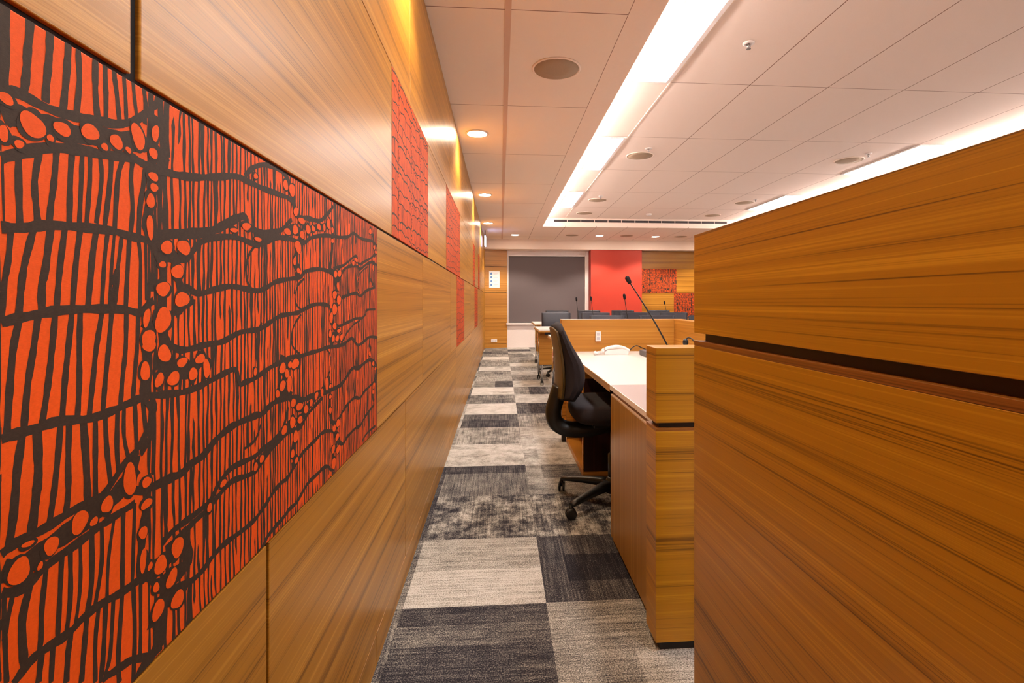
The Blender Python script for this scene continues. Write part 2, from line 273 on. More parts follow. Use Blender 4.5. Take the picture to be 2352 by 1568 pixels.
STRIPE=[(7.0,[(391,1277),(391,1249),(390,1218)]),(7.0,[(410,1275),(408,1254),(407,1237),(405,1221)]),(7.0,[(427,1278),(426,1256),(424,1238),(423,1222)]),(7.0,[(444,1276),(442,1249),(439,1221)]),(6.0,[(454,1277),(455,1252),(452,1223)]),(7.0,[(472,1278),(472,1251),(475,1223)]),(6.0,[(483,1277),(484,1252),(484,1224)]),(6.0,[(494,1277),(497,1258),(501,1230)]),(5.0,[(506,1278),(508,1258),(509,1235)]),(5.0,[(518,1278),(520,1262),(523,1246)]),(6.0,[(533,1279),(535,1264),(534,1244)]),(6.0,[(544,1278),(545,1264)]),(7.0,[(556,1277),(558,1246),(562,1214)]),(6.0,[(569,1278),(568,1249),(570,1221)]),(2.0,[(389,1169),(389,1156),(390,1119)]),(6.0,[(401,1176),(401,1153),(402,1120)]),(6.0,[(418,1182),(414,1158),(415,1140),(417,1123)]),(6.0,[(433,1188),(431,1163),(428,1142),(426,1124)]),(6.0,[(448,1192),(446,1166),(445,1127)]),(5.0,[(458,1194),(457,1169),(455,1128)]),(5.0,[(466,1195),(466,1171),(462,1128)]),(5.0,[(477,1196),(479,1174),(473,1134)]),(6.0,[(490,1199),(489,1177),(482,1129)]),(6.0,[(505,1202),(498,1179),(494,1128)]),(6.0,[(517,1203),(515,1183),(517,1155),(514,1127)]),(7.0,[(535,1202),(533,1187),(527,1157),(525,1126)]),(5.0,[(395,1116),(393,1094),(390,1076),(388,1049)]),(6.0,[(413,1120),(406,1094),(403,1075),(401,1054)]),(7.0,[(428,1125),(423,1090),(420,1076),(420,1056)]),(6.0,[(441,1126),(436,1091),(433,1058)]),(6.0,[(456,1127),(451,1092),(448,1058)]),(7.0,[(473,1128),(468,1098),(464,1058)]),(5.0,[(486,1128),(482,1099),(479,1058)]),(4.0,[(494,1128),(490,1090),(488,1057)]),(5.0,[(503,1127),(499,1101),(491,1064),(488,1057)]),(6.0,[(513,1127),(511,1102),(508,1057)]),(5.0,[(525,1126),(528,1103),(527,1055)]),(4.0,[(535,1125),(536,1066)]),(5.0,[(545,1123),(545,1075)]),(6.0,[(402,1052),(397,1030),(394,997),(392,967)]),(6.0,[(417,1054),(413,1028),(408,999),(405,966)]),(6.0,[(432,1056),(429,1027),(425,996),(420,967)]),(6.0,[(448,1057),(444,1025),(441,1000),(438,966)]),(6.0,[(456,1057),(455,1024),(455,994),(453,964)]),(6.0,[(480,1057),(473,1023),(469,992),(465,962)]),(6.0,[(491,1057),(487,1021),(483,990),(480,962)]),(6.0,[(509,1056),(508,1020),(504,991),(501,963)]),(6.0,[(525,1053),(523,1018),(520,993),(517,966)]),(7.0,[(404,965),(400,939),(397,906),(393,883)]),(8.0,[(416,965),(417,933),(415,912),(411,885)]),(6.0,[(437,966),(434,936),(430,906),(426,885)]),(6.0,[(445,965),(444,931),(444,905),(441,886)]),(8.0,[(459,963),(462,927),(464,887)]),(6.0,[(472,962),(472,924),(472,888)]),(6.0,[(483,963),(485,930),(490,894)]),(6.0,[(498,964),(497,927),(500,901)]),(5.0,[(506,965),(506,935),(513,909)]),(6.0,[(520,965),(522,930),(523,912)]),(6.0,[(531,966),(535,929),(529,913)]),(6.0,[(546,966),(547,926),(546,885)]),(7.0,[(410,847),(404,825),(405,795),(407,788)]),(5.0,[(424,855),(420,823),(419,798),(416,787)]),(5.0,[(438,858),(436,822),(434,790)]),(5.0,[(446,858),(446,817),(442,788)]),(4.0,[(456,859),(456,821),(451,790)]),(6.0,[(468,861),(468,819),(463,792)]),(5.0,[(479,863),(479,828),(471,792)]),(4.0,[(494,864),(487,828),(485,791)]),(6.0,[(505,866),(504,814),(504,788)]),(5.0,[(520,866),(517,797),(516,787)]),(4.0,[(391,853),(390,842),(391,809),(392,786)]),(4.0,[(397,850),(393,833),(390,819)]),(6.0,[(420,790),(417,767)]),(5.0,[(430,790),(428,759)]),(6.0,[(447,787),(444,772),(442,748)]),(6.0,[(463,792),(460,764),(457,737)]),(5.0,[(476,792),(472,762),(472,726)]),(6.0,[(484,791),(481,746),(478,721)]),(5.0,[(493,790),(489,740),(483,725)]),(6.0,[(504,789),(499,733),(500,704)]),(6.0,[(518,787),(520,740),(518,691)]),(5.0,[(528,786),(528,734),(527,705)])]
# ---------------------------------------------------------------- printed panels
def ribbon(mb, to3, pts, wid, layer, mi, rect):
    """a flat inked line: pts in panel metres, half widths per point, laid `layer` metres over the face"""
    u0, u1, v0, v1 = rect; prev = None; n = len(pts)
    for i, p in enumerate(pts):
        a = pts[max(i-1, 0)]; b = pts[min(i+1, n-1)]
        dx, dy = b[0]-a[0], b[1]-a[1]; L = math.hypot(dx, dy) or 1
        h = wid[i]; nx, ny = -dy/L*h, dx/L*h
        q = [(p[0]+nx, p[1]+ny), (p[0]-nx, p[1]-ny)]
        q = [(min(max(x, u0), u1), min(max(y, v0), v1)) for x, y in q]
        cur = [mb.bm.verts.new(to3(x, y, layer+i*3e-6)) for x, y in q]
        if prev is not None:
            area = abs((q[0][0]-pq[1][0])*(q[1][1]-pq[0][1])-(q[1][0]-pq[0][0])*(q[0][1]-pq[1][1]))
            if area > 1e-9:
                f = mb.bm.faces.new((prev[0], prev[1], cur[1], cur[0])); f.material_index = mi
        prev = cur; pq = q
def blob(mb, to3, c, ru, rv, layer, mi, rect, R, tri=False):
    u0, u1, v0, v1 = rect; n = 3 if tri else 22; ph = R.random()*6.28 if not tri else -math.pi/2+R.choice((0, math.pi))+R.uniform(-.3, .3)
    tw = R.uniform(-.35, .35); vs = []
    if not (u0+ru < c[0] < u1-ru and v0+rv < c[1] < v1-rv): return
    a1, a2 = R.uniform(0, 6.28), R.uniform(0, 6.28)
    for k in range(n):
        a = 2*math.pi*k/n+ph
        r = 1 if tri else 1+.10*math.sin(2*a+a1)+.06*math.sin(3*a+a2)
        x, y = ru*r*math.cos(a), rv*r*math.sin(a)
        x, y = x*math.cos(tw)-y*math.sin(tw)*ru/rv, y*math.cos(tw)+x*math.sin(tw)*.6
        vs.append(mb.bm.verts.new(to3(c[0]+x, c[1]+y, layer)))
    f = mb.bm.faces.new(vs); f.material_index = mi
def wob(n, h, R, amp=.22):
    a, b = R.uniform(0, 6.28), R.uniform(0, 6.28)
    return [h*(1+amp*math.sin(i*.9+a)+amp*.6*math.sin(i*2.1+b)) for i in range(n)]
def crossings(lines, u):
    out = []
    for L in lines:
        for a, b in zip(L, L[1:]):
            if (a[0]-u)*(b[0]-u) <= 0 and a[0] != b[0]:
                out.append(a[1]+(b[1]-a[1])*(u-a[0])/(b[0]-a[0]))
    return sorted(out)
def print_pattern(mb, to3, rect, R, lines, widths, ovals, stripes, gen, step=.0094, sw=.0021, seg=7, ncross=None):
    """layers: stripes, branch lines, then the round fabric coloured cells"""
    u0, u1, v0, v1 = rect
    for w_, P in stripes:
        if P[0][1] > 1.245: P = [(P[0][0], 1.30)]+list(P)
        P = catmull(P, 6); ribbon(mb, to3, P, wob(len(P), w_/2, R, .08), .00005+R.uniform(0, .00006), 1, rect)
    for (g0, g1) in gen:
        u = g0
        while u < g1:
            cr = [v0-.002]+[c for c in crossings(ncross or lines, u) if v0 < c < v1]+[v1+.002]
            blot = R.random() < .06
            for a, b in zip(cr, cr[1:]):
                if b-a < .012: continue
                m = max(3, int((b-a)/.0115)+1); m = min(m, seg)
                du = R.uniform(-.0022, .0022); ln = R.uniform(-.0028, .0028)
                ph = R.uniform(0, 6.28); am = R.uniform(.0003, .0009)
                s0, s1 = a, b
                if R.random() < .05: s1 = a+(b-a)*R.uniform(.4, .85)
                elif R.random() < .05: s0 = b-(b-a)*R.uniform(.4, .85)
                pts = [(u+du+ln*(k/(m-1)-.5)+am*math.sin(ph+k*1.5), s0+(s1-s0)*k/(m-1)) for k in range(m)]
                h = sw*R.uniform(.8, 1.2)*(2.0 if (blot and R.random() < .5) or R.random() < .04 else 1)
                wd = wob(m, h, R)
                if s1 < b: wd[-1] = .0002
                if s0 > a: wd[0] = .0002
                ribbon(mb, to3, pts, wd, .00005+R.uniform(0, .00006), 1, rect)
            u += step*R.uniform(.85, 1.15)*(1 if u < 1.1 or step > .0099 else .82)
    for i, (L, w_) in enumerate(zip(lines, widths)):
        ribbon(mb, to3, L, wob(len(L), w_/2*(.72 if w_ > .0155 else 1), R, .13), .00014+i*.0000015, 1, rect)
    for i, o in enumerate(ovals):
        k = .0026 if seg > 5 else .0018
        blob(mb, to3, (o[0], o[1]), o[2]+k, o[3]+k*1.1, .00036+i*.0000006, 1, rect, R)
    for i, o in enumerate(ovals): blob(mb, to3, (o[0], o[1]), o[2], o[3], .00055+i*.0000012, 0, rect, R)
def generic_lines(rect, R, row=.062, col=.27):
    u0, u1, v0, v1 = rect; lines = []; widths = []; ov = []
    v = v0+row*R.uniform(.2, .7)
    while v < v1+.02:
        ph, p2 = R.uniform(0, 6.28), R.uniform(0, 1); L = []; u = u0-.01
        tilt = R.uniform(-.03, .03)
        while u < u1+.02:
            L.append((u, v+.008*math.sin(u*9+ph)+tilt*(u-u0)+.010*abs(math.sin(math.pi*(u/.125+p2)))+R.uniform(-.0015, .0015)))
            u += .0125
        lines.append(L); widths.append(R.uniform(.005, .0085)); v += row*R.uniform(.85, 1.15)
        if R.random() < .35:
            w_ = R.randrange(0, max(1, len(L)-12)); sub = L[w_:w_+R.randrange(8, 14)]
            lines.append([(a, b-.008) for a, b in sub]); widths.append(.018)
            for a, b in sub[::1]: ov.append((a, b-.009+R.uniform(-.003, .003), R.uniform(.0035, .005), R.uniform(.004, .0065)))
    u = u0+col*R.uniform(.15, .6)
    while u < u1:
        P = [(u+R.uniform(-.012, .012), v0+(v1-v0)*k/14) for k in range(15)]
        P = catmull(P, 3); lines.append(P); widths.append(R.uniform(.0165, .024))
        for (a, b) in P[::1]:
            ov.append((a+R.uniform(-.004, .004), b+R.uniform(-.004, .004), R.uniform(.004, .0065), R.uniform(.005, .009)))
        u += col*R.uniform(.8, 1.2)
    return lines, widths, ov
def fabric_panel(name, label, plane, pos, rect, seed, thick=.02, traced=False, step=.0098, group=None):
    u0, u1, v0, v1 = rect; R = random.Random(seed)
    t = thing(name, label, 'wall panel', group=group)
    mb = MB()
    if plane == 'x':
        t.location = (pos-thick, u0, v0)
        mb.box(0, thick, 0, u1-u0, 0, v1-v0, .0012); to3 = lambda u, v, h: (thick+h, u-u0, v-v0)
    else:
        t.location = (u0, pos+thick, v0)
        mb.box(0, u1-u0, -thick, 0, 0, v1-v0, .0012); to3 = lambda u, v, h: (u-u0, -thick-h, v-v0)
    mb.build('panel_board', ORANGE, t)
    mb = MB()
    if traced:
        lines = [catmull([(a/1000, b/1000) for a, b in P], 4) for w_, P in BRANCH]
        widths = [w_/1000 for w_, P in BRANCH]
        ov = [(a/1000, b/1000, c/1000, d/1000) for a, b, c, d in OVAL]
        st = [(w_/1000, [(a/1000, b/1000) for a, b in P]) for w_, P in STRIPE]
        print_pattern(mb, to3, rect, R, lines, widths, ov, st, [(.54, u1)], ncross=[l for l, w_ in zip(lines, widths) if w_ < .0155])
        r2 = (u0, .388, v0, v1); l2, w2, o2 = generic_lines(r2, R)
        print_pattern(mb, to3, r2, R, l2, w2, o2, [], [(u0, .385)], step=.017, sw=.004, ncross=[l for l, w_ in zip(l2, w2) if w_ < .0155])
    else:
        dens = .3 if plane == 'y' else .15  # thinner ink on the left wall panels imitates glare brightening them
        l2, w2, o2 = generic_lines(rect, R, row=.05)
        print_pattern(mb, to3, rect, R, l2, [x*.8 for x in w2], o2, [], [(u0, u1)], step=step, sw=step*dens, seg=5, ncross=[l for l, w_ in zip(l2, w2) if w_ < .0155])
    mb.build('printed_pattern', [ORANGE, INK], t, recalc=False)
    return t

# ---------------------------------------------------------------- left wall
WX = -.36
wl = struct(MB().box(WX-.16, WX-.016, -2.6, 11.62, 0, 2.66).build('wall_left', BACKING))
ROWS = [(.097, .688), (.692, 1.2795), (1.2865, 1.850), (1.853, 2.494)]
def panels(row, cuts, mat, gap=.0012):
    z0, z1 = ROWS[row]
    for a, b, ga, gb in cuts:
        MB().box(WX-.018, WX, a+ga, b-gb, z0, z1, .0012).build('veneer_panel', mat, wl)
g, G = .0012, .0042
MB().box(WX-.0165, WX-.005, -2.6, 11.6, 1.2797, 1.2863).box(WX-.0165, WX-.005, .5167, .5293, 1.2863, 1.85).box(WX-.0165, WX-.005, .8012, .8088, .097, .6895).build('joint_lining', plain('joint_black', srgb(10, 5, 4), .8), wl)
panels(0, [(-2.6, -.6, g, g), (-.6, .805, g, G), (.805, 1.93, G, g), (1.93, 4.09, g, g), (4.09, 6.2, g, g), (6.2, 8.3, g, g), (8.3, 10.2, g, g), (10.2, 11.6, g, g)], WALL)
panels(1, [(-2.6, -1.2, g, g), (-1.2, -.36, g, g), (1.495, 2.358, g, g), (2.358, 3.65, g, g), (3.65, 4.17, g, g), (5.02, 6.1, g, g), (6.1, 7.04, g, g), (7.98, 9.6, g, g), (9.6, 11.6, g, g)], WALL)
panels(2, [(-2.6, -.5, g, g), (-.5, .523, g, .0065), (.523, 1.694, .0065, g), (2.527, 3.372, g, g), (4.484, 5.5, g, g), (5.5, 6.6, g, g), (7.165, 8.14, g, g), (8.735, 10.2, g, g), (10.2, 11.6, g, g)], WALL)
panels(3, [(-2.6, -.4, g, g), (-.4, .85, g, g), (.85, 2.03, g, g), (2.03, 3.60, g, g), (3.60, 5.2, g, g), (5.2, 6.8, g, g), (6.8, 8.4, g, g), (8.4, 10.0, g, g), (10.0, 11.6, g, g)], WALLV)
for a, b in [(-2.6, .3), (.3, 1.494), (1.497, 3.6), (3.603, 6), (6.003, 8.6), (8.603, 11.6)]:
    struct(MB().box(WX-.018, WX-.001, a, b, 0, .093, .001).build('baseboard_left', WALL))
FP = lambda lab, r, row, sd, **k: fabric_panel('fabric_wall_panel', lab, 'x', WX+.001, (r[0]+g, r[1]-g, ROWS[row][0]+.0005, ROWS[row][1]-.0003), sd, **k)
FP('large orange panel with brown bark print, nearest on the left wall', (-.36, 1.494), 1, 11, traced=True)
FP('tall orange and brown printed panel above the joint line, first beyond the large one', (1.694, 2.526), 2, 12, step=.0105)
FP('orange printed panel in the upper row, second beyond the large near one', (3.372, 4.484), 2, 13, step=.012)
FP('narrow orange printed panel in the upper row, next to last before the hanging sign', (6.60, 7.165), 2, 14, step=.014)
FP('furthest orange printed panel of the upper row on the left wall', (8.14, 8.735), 2, 15, step=.014)
FP('orange printed panel in the lower row, halfway down the aisle', (4.17, 5.02), 1, 16, step=.013)
FP('furthest orange printed panel of the lower row on the left wall', (7.04, 7.98), 1, 17, step=.015)

# ---------------------------------------------------------------- floor
def floor():
    bm = bmesh.new(); sh = bm.faces.layers.float.new('shade'); pt = bm.faces.layers.float.new('pat'); mo = bm.faces.layers.float.new('mottle')
    AMP = {(0, -1): .7, (1, -1): .6, (0, 0): .7, (1, 0): .5, (0, 1): 3.0, (1, 1): 3.0, (0, 2): .8, (0, 3): 1.6, (1, 3): 1.8, (0, 4): 1.4, (0, 5): .8}
    R = random.Random(21); a0, b0 = .162, 1.7625
    LEFT = {-1: (.17, .6), 0: (.66, .7), 1: (.40, .3), 2: (.36, 0), 3: (.80, .9), 4: (.50, .2), 5: (.26, .1), 6: (.88, .8), 7: (.42, .1), 8: (.96, .7), 9: (.50, .6), 10: (.62, .3), 11: (.5, .1), 12: (.86, .9), 13: (.5, .4), 14: (.46, .2), 15: (.9, .7), 16: (.45, .3)}
    RIGHT = {-1: (.54, .7), 0: (.17, .0), 1: (.44, .4), 2: (.54, .6), 3: (.72, .8), 4: (.64, .9), 5: (.52, .3), 6: (.28, .2), 7: (.72, .8), 8: (.48, .2), 9: (.72, .9), 10: (.42, .1), 11: (.68, .7), 12: (.5, .3), 13: (.82, .9), 14: (.46, .3), 15: (.48, .6), 16: (.4, .1)}
    PATCH = {(0, -1): [(0, .5, .30, .40, .16)], (0, 0): [(0, .5, 0, .24, .15)], (0, 2): [(0, .5, .36, .5, -.22)], (1, 2): [(.1, .5, .25, .5, -.2)],
             (0, 5): [(.06, .42, 0, .26, -.14)], (0, 9): [(.27, .5, 0, .5, -.3)], (1, 6): [(.13, .4, 0, .5, -.16)], (1, 8): [(.18, .4, 0, .5, -.3)], (0, 7): [(.25, .37, 0, .5, -.1)], (0, 4): [(0, .1, 0, .5, .1)]}
    for i in range(-6, 26):
        for j in range(-3, 14):
            x0, y0 = a0-.5+.5*j, b0+.5*i
            if j == 0 and i in LEFT: s, p = LEFT[i]
            elif j == 1 and i in RIGHT: s, p = RIGHT[i]
            else: s, p = R.choice([(.2, 0), (.3, 1), (.42, .2), (.5, .8), (.6, .6), (.75, .9), (.88, .7)])
            if j < 0: s *= .8
            x0c, x1c = max(x0, -.5), min(x0+.5, 6.3)
            if x1c <= x0c: continue
            ys = [y0, y0+.5]; xs = [x0c, x1c]
            P = list(PATCH.get((j, i), []))
            if (j, i) not in PATCH and R.random() < .6:
                c = R.choice([.1, .16, .25]); d = R.choice([.12, .25, .38]); P = [(c, R.choice([.38, .5]), d-.12, d+R.choice([.08, .12]), R.choice([-.2, .15, -.12]))]
            for q in P: xs += [x0+q[0], x0+q[1]]; ys += [y0+q[2], y0+q[3]]
            xs = sorted({round(min(max(x, x0c), x1c), 4) for x in xs}); ys = sorted({round(y, 4) for y in ys})
            for xa, xb in zip(xs, xs[1:]):
                for ya, yb in zip(ys, ys[1:]):
                    f = bm.faces.new([bm.verts.new((x, y, 0)) for x, y in ((xa, ya), (xb, ya), (xb, yb), (xa, yb))])
                    e = sum(q[4] for q in P if x0+q[0] <= (xa+xb)/2 <= x0+q[1] and y0+q[2] <= (ya+yb)/2 <= y0+q[3])
                    f[sh] = s+e+.02; f[pt] = p; f[mo] = AMP.get((j, i), 1.2)
    me = bpy.data.meshes.new('floor'); bm.to_mesh(me); bm.free(); me.materials.append(CARPET)
    o = bpy.data.objects.new('floor', me); COL.objects.link(o); return o
struct(floor())
struct(MB().box(-.6, 6.4, -2.8, 12.2, -.2, -.012).build('floor', plain('concrete', srgb(90, 88, 86), .9)))

# ---------------------------------------------------------------- ceiling
ZO, ZI = 2.496, 2.6625
LX0, LX1, FY, NY = .80, 4.68, 9.45, -2.2
ce = struct(MB().box(-.5, .638, -2.6, FY, ZO, ZO+.02).build('ceiling', CEIL_A))
MB().box(.638, LX0, -2.6, FY, ZO, ZO+.02).build('border_board', CEILP, ce)
MB().box(-.5, 6.2, FY, 11.42, ZO, ZO+.02).build('end_tiles', CEIL_F, ce)
MB().box(LX1, 6.2, -2.6, FY, ZO, ZO+.02).build('side_board', CEILP, ce)
MB().box(.35, 5.15, -2.6, FY+.01, ZI, ZI+.02).build('raised_tiles', CEIL_IN, ce)
MB().box(LX0, LX1, FY, FY+.02, ZO+.021, 2.6625).build('recess_end', CEILP, ce)
MB().box(.33, .35, -2.6, FY, ZO+.02, ZI+.02).build('recess_side', CEILP, ce)
MB().box(5.15, 5.17, -2.6, FY, ZO+.02, ZI+.02).build('recess_side', CEILP, ce)
MB().box(LX0, LX1, -2.6, -2.58, ZO, ZI).build('recess_end', CEILP, ce)
MB().box(-.6, 6.4, -2.8, 12.2, 2.70, 2.8).build('roof_slab', CEILP, ce)
rail = MB().box(.022, .054, -2.6, 11.4, ZO-.004, ZO).build('ceiling_rail', plain('tan_rail', srgb(222, 188, 168), .6), ce)
MB().box(1.228, 1.2405, -2.6, FY, ZI-.004, ZI).build('ceiling_rail', CEILP, ce)

# air grille along the far edge of the recess
gr = thing('air_grille', 'long slotted air grille in the far edge of the raised ceiling', 'air vent', (1.0, FY, 2.585))
MB().box(0, 3.4, -.012, -.001, 0, .045).build('back_plate', SLOT, gr)
mb = MB(); mb.box(0, 3.4, -.02, -.001, .045, .052).box(0, 3.4, -.02, -.001, -.007, 0)
mb.build('frame', CEILP, gr)
for k in range(13): MB().box(.262*k, .262*k+.012, -.019, -.0125, 0, .045).build('divider', CEILP, gr)

# ---------------------------------------------------------------- light fittings
def troffer(x, y, label):
    t = thing('ceiling_light', label, 'ceiling light', (x, y, ZI), group='recessed rectangular ceiling lights')
    mb = MB(); W, L = .27, 1.19
    for a, b, c, d in ((0, W, 0, .02), (0, W, L-.02, L), (0, .025, .02, L-.02), (W-.03, W, .02, L-.02)): mb.box(a, b, c, d, -.012, -.0005, .001)
    mb.build('frame', METAL if 0 else WHITEP, t)
    for a, b in ((.026, .131), (.136, .239)):
        MB().box(a, b, .021, L-.021, -.008, -.001).build('diffuser', TROFF, t)
    MB().box(.131, .136, .021, L-.021, -.011, -.001).build('divider', WHITEP, t)
    return t
tl = ['nearest rectangular ceiling light of the left row, running out of the picture top', 'second rectangular ceiling light of the left row, beside the round speaker', 'furthest rectangular ceiling light of the left row, near the air grille']
t0 = troffer(.955, 2.361, tl[0]); dup(t0, (.955, 4.761, ZI), None, tl[1]); dup(t0, (.955, 7.161, ZI), None, tl[2])
dup(t0, (.955, -.039, ZI), None, 'rectangular ceiling light of the left row, overhead and behind the viewer')
dup(t0, (4.24, 4.761, ZI), None, 'larger visible rectangular ceiling light above the tall wooden partition')
dup(t0, (4.24, 7.161, ZI), None, 'further rectangular ceiling light of the right row, near the partition corner')
dup(t0, (4.24, 2.361, ZI), None, 'rectangular ceiling light of the right row, hidden above the partition')
dup(t0, (4.24, -.039, ZI), None, 'rectangular ceiling light of the right row, behind the viewer')
for nm, x in (('long cove light strip hidden behind the left lip of the raised ceiling', .66), ('long cove light strip behind the right lip of the raised ceiling', 4.86)):
    c = thing('cove_light', nm, 'strip light', (x, -2.5, ZO+.021))
    MB().box(-.03, .03, 0, FY+2.4, 0, .018).build('housing', WHITEP, c)
    MB().tube([(0, .02, .034), (0, FY+2.38, .034)], .013, 8).build('tube', COVEM, c)
def downlight(x, y, label, warm=True, e=1.0):
    t = thing('downlight', label, 'downlight', (x, y, ZO), group='round recessed downlights')
    MB().lathe([(.098, -.001), (.098, -.006), (.084, -.009), (.078, -.004), (.078, -.001)], n=32).build('trim_ring', WHITEP, t)
    MB().lathe([(.077, -.0012), (.077, -.005), (.03, -.007), (0, -.0075)], n=32).build('lens', DISC, t)
    ld = bpy.data.lights.new('lamp', 'SPOT'); ld.energy = E_SPOT*e; ld.color = C_WARM if warm else (1, .85, .7)
    ld.spot_size = math.radians(124); ld.spot_blend = .35; ld.shadow_soft_size = .06
    lo = bpy.data.objects.new('lamp', ld); COL.objects.link(lo); lo.parent = t; lo.location = (0, 0, -.07)
    return t
d0 = downlight(-.196, 4.27, 'nearest round downlight in the strip of ceiling beside the wooden wall')
for x, y, lab in [(-.205, 6.70, 'second round downlight beside the wooden wall'), (-.22, 9.10, 'third round downlight beside the wooden wall, before the hanging sign'), (-.19, 1.86, 'round downlight just out of view above the tall printed panel'), (-.19, -.6, 'round downlight behind the viewer')]:
    dup(d0, (x, y, ZO), None, lab)
d1 = downlight(.312, 10.65, 'round downlight at the far end in front of the dark blind, leftmost there', False, 2.2)
dup(d1, (2.133, 10.65, ZO), None, 'round downlight at the far end in front of the red column')
dup(d1, (3.376, 10.7, ZO), None, 'round downlight at the far end in front of the printed panels')
dup(d1, (4.7, 10.7, ZO), None, 'round downlight at the far end hidden by the partition')
def speaker(x, y, z, label):
    t = thing('ceiling_speaker', label, 'ceiling speaker', (x, y, z), group='round beige ceiling speakers')
    MB().lathe([(.150, -.0008), (.150, -.005), (.140, -.008), (.137, -.004)], n=40).build('rim', CEILP, t)
    MB().lathe([(.1365, -.0009), (.1365, -.006), (.07, -.009), (0, -.0095)], n=40).build('grille', GRILLE, t)
    return t
s0 = speaker(.343, 3.05, ZO, 'large round beige speaker in the lower ceiling, nearest the viewer')
for x, y, z, lab in [(1.52, 5.36, ZI, 'round speaker beside the second rectangular light of the left row'), (1.52, 7.73, ZI, 'round speaker beside the furthest rectangular light of the left row'), (1.51, 8.89, ZI, 'round speaker nearest the left end of the air grille'),
                     (3.92, 5.36, ZI, 'round speaker beside the larger light above the partition'), (3.905, 7.76, ZI, 'round speaker near the further light of the right row'), (3.89, 8.94, ZI, 'round speaker nearest the right end of the air grille'),
                     (1.53, 10.62, ZO, 'round speaker in the far ceiling strip in front of the blind'), (2.72, 10.61, ZO, 'round speaker in the far ceiling strip between two downlights'), (3.93, 10.66, ZO, 'rightmost round speaker in the far ceiling strip')]:
    dup(s0, (x, y, z), None, lab)
def sprinkler(x, y, z, label):
    t = thing('sprinkler', label, 'sprinkler', (x, y, z), group='ceiling sprinklers')
    MB().lathe([(.036, -.0008), (.034, -.006), (.016, -.010), (.012, -.003)], n=24).build('escutcheon', WHITEP, t)
    mb = MB(); mb.tube([(0, 0, -.004), (0, 0, -.034)], .006, 8); mb.tube([(.009, 0, -.012), (.012, 0, -.024), (0, 0, -.036)], .002, 6); mb.tube([(-.009, 0, -.012), (-.012, 0, -.024), (0, 0, -.036)], .002, 6)
    mb.lathe([(.014, -.036), (.014, -.038)], n=12); mb.build('nozzle', METAL, t)
    return t
p0 = sprinkler(1.528, 2.98, ZI, 'sprinkler head nearest the viewer in the raised ceiling')
for x, y, lab in [(1.54, 5.1, 'small sprinkler beside the speaker of the second left light'), (3.95, 5.1, 'small sprinkler beside the speaker above the partition'), (1.51, 7.45, 'small sprinkler beside the furthest left light'), (3.96, 7.5, 'small sprinkler near the further right light')]:
    dup(p0, (x, y, ZI), None, lab)
MB_ = MB().lathe([(.05, 0), (.05, -.02), (.035, -.035), (0, -.036)], n=24).build('smoke_detector', WHITEP); MB_.location = (2.683, 8.88, ZI-.0005)
tag(MB_, 'small white smoke detector in the raised ceiling before the air grille', 'smoke detector')
ex = thing('hanging_sign', 'glowing sign hung edge on from the ceiling beside the wooden wall', 'sign', (-.30, 9.86, 2.18))
MB().box(-.012, .012, 0, .29, 0, .19, .003).build('sign_box', EXITM, ex)
MB().box(-.014, .014, -.004, .294, .19, .205, .002).build('top_cap', GREYBOX, ex)
MB().tube([(0, .145, .2), (0, .145, ZO-2.18-.0005)], .006, 8).build('hanger', GREYBOX, ex)

# ---------------------------------------------------------------- far wall
FW = 11.75
wf = struct(MB().box(-.5, .175, FW, FW+.2, 0, 2.6).box(2.02, 6.3, FW, FW+.2, 0, 2.6).box(.175, 2.02, FW, FW+.2, 0, .535).box(.175, 2.02, FW, FW+.2, 2.15, 2.6).build('wall_far', WHITEP))
struct(MB().box(-.5, 6.2, 11.4, 11.43, 2.275, ZO+.02).box(-.5, 6.2, 11.43, FW, 2.275, 2.29).build('trim_1', CEILP))
wi = struct(MB().box(.175, .192, FW-.03, FW+.05, .575, 2.15).box(2.0, 2.02, FW-.03, FW+.05, .575, 2.15).box(.175, 2.02, FW-.03, FW+.05, 2.14, 2.16).build('window_1', WHITEP))
MB().box(.14, 2.085, FW-.07, FW+.05, .535, .575, .004).build('window_sill', WHITEP, wi)
MB().box(.192, 2.0, FW+.06, FW+.066, .575, 2.14).build('pane', GLASS, wi)
struct(MB().box(2.02, 2.085, FW-.04, FW-.0005, .575, 2.27, .002).build('trim_2', WHITEP))
bl = thing('roller_blind', 'dark grey roller blind drawn down over the far window', 'blind', (.195, FW+.02, .583))
MB().box(0, 1.80, 0, .003, .02, 1.55).build('fabric', BLIND, bl)
MB().box(0, 1.80, -.006, .009, 0, .02, .003).build('bottom_bar', GREYBOX, bl)
rc = struct(MB().box(2.09, 3.29, 11.44, FW-.001, 0, 2.274).build('wall_red', REDW))
wr = struct(MB().box(3.29, 6.3, 11.64, FW-.001, 0, 2.274).build('wall_end', BACKING))
def fp(a, b, row, mat=WALL):
    z0, z1 = ROWS[row]; z1 = min(z1, 2.27)
    MB().box(a+.001, b-.001, 11.62, 11.639, z0, z1, .001).build('veneer_panel', mat, wr)
fp(3.29, 6.3, 3, WALLV); fp(4.18, 6.3, 2); fp(3.29, 4.12, 1); fp(5.2, 6.3, 1); fp(3.29, 6.3, 0)
fabric_panel('fabric_wall_panel', 'dark orange printed panel on the far wall right of the red column', 'y', 11.615, (3.293, 4.178, 1.2868, 1.8498), 31, step=.016)
fabric_panel('fabric_wall_panel', 'lower dark orange printed panel on the far wall behind the chair backs', 'y', 11.615, (4.122, 5.198, .6925, 1.279), 32, step=.016)
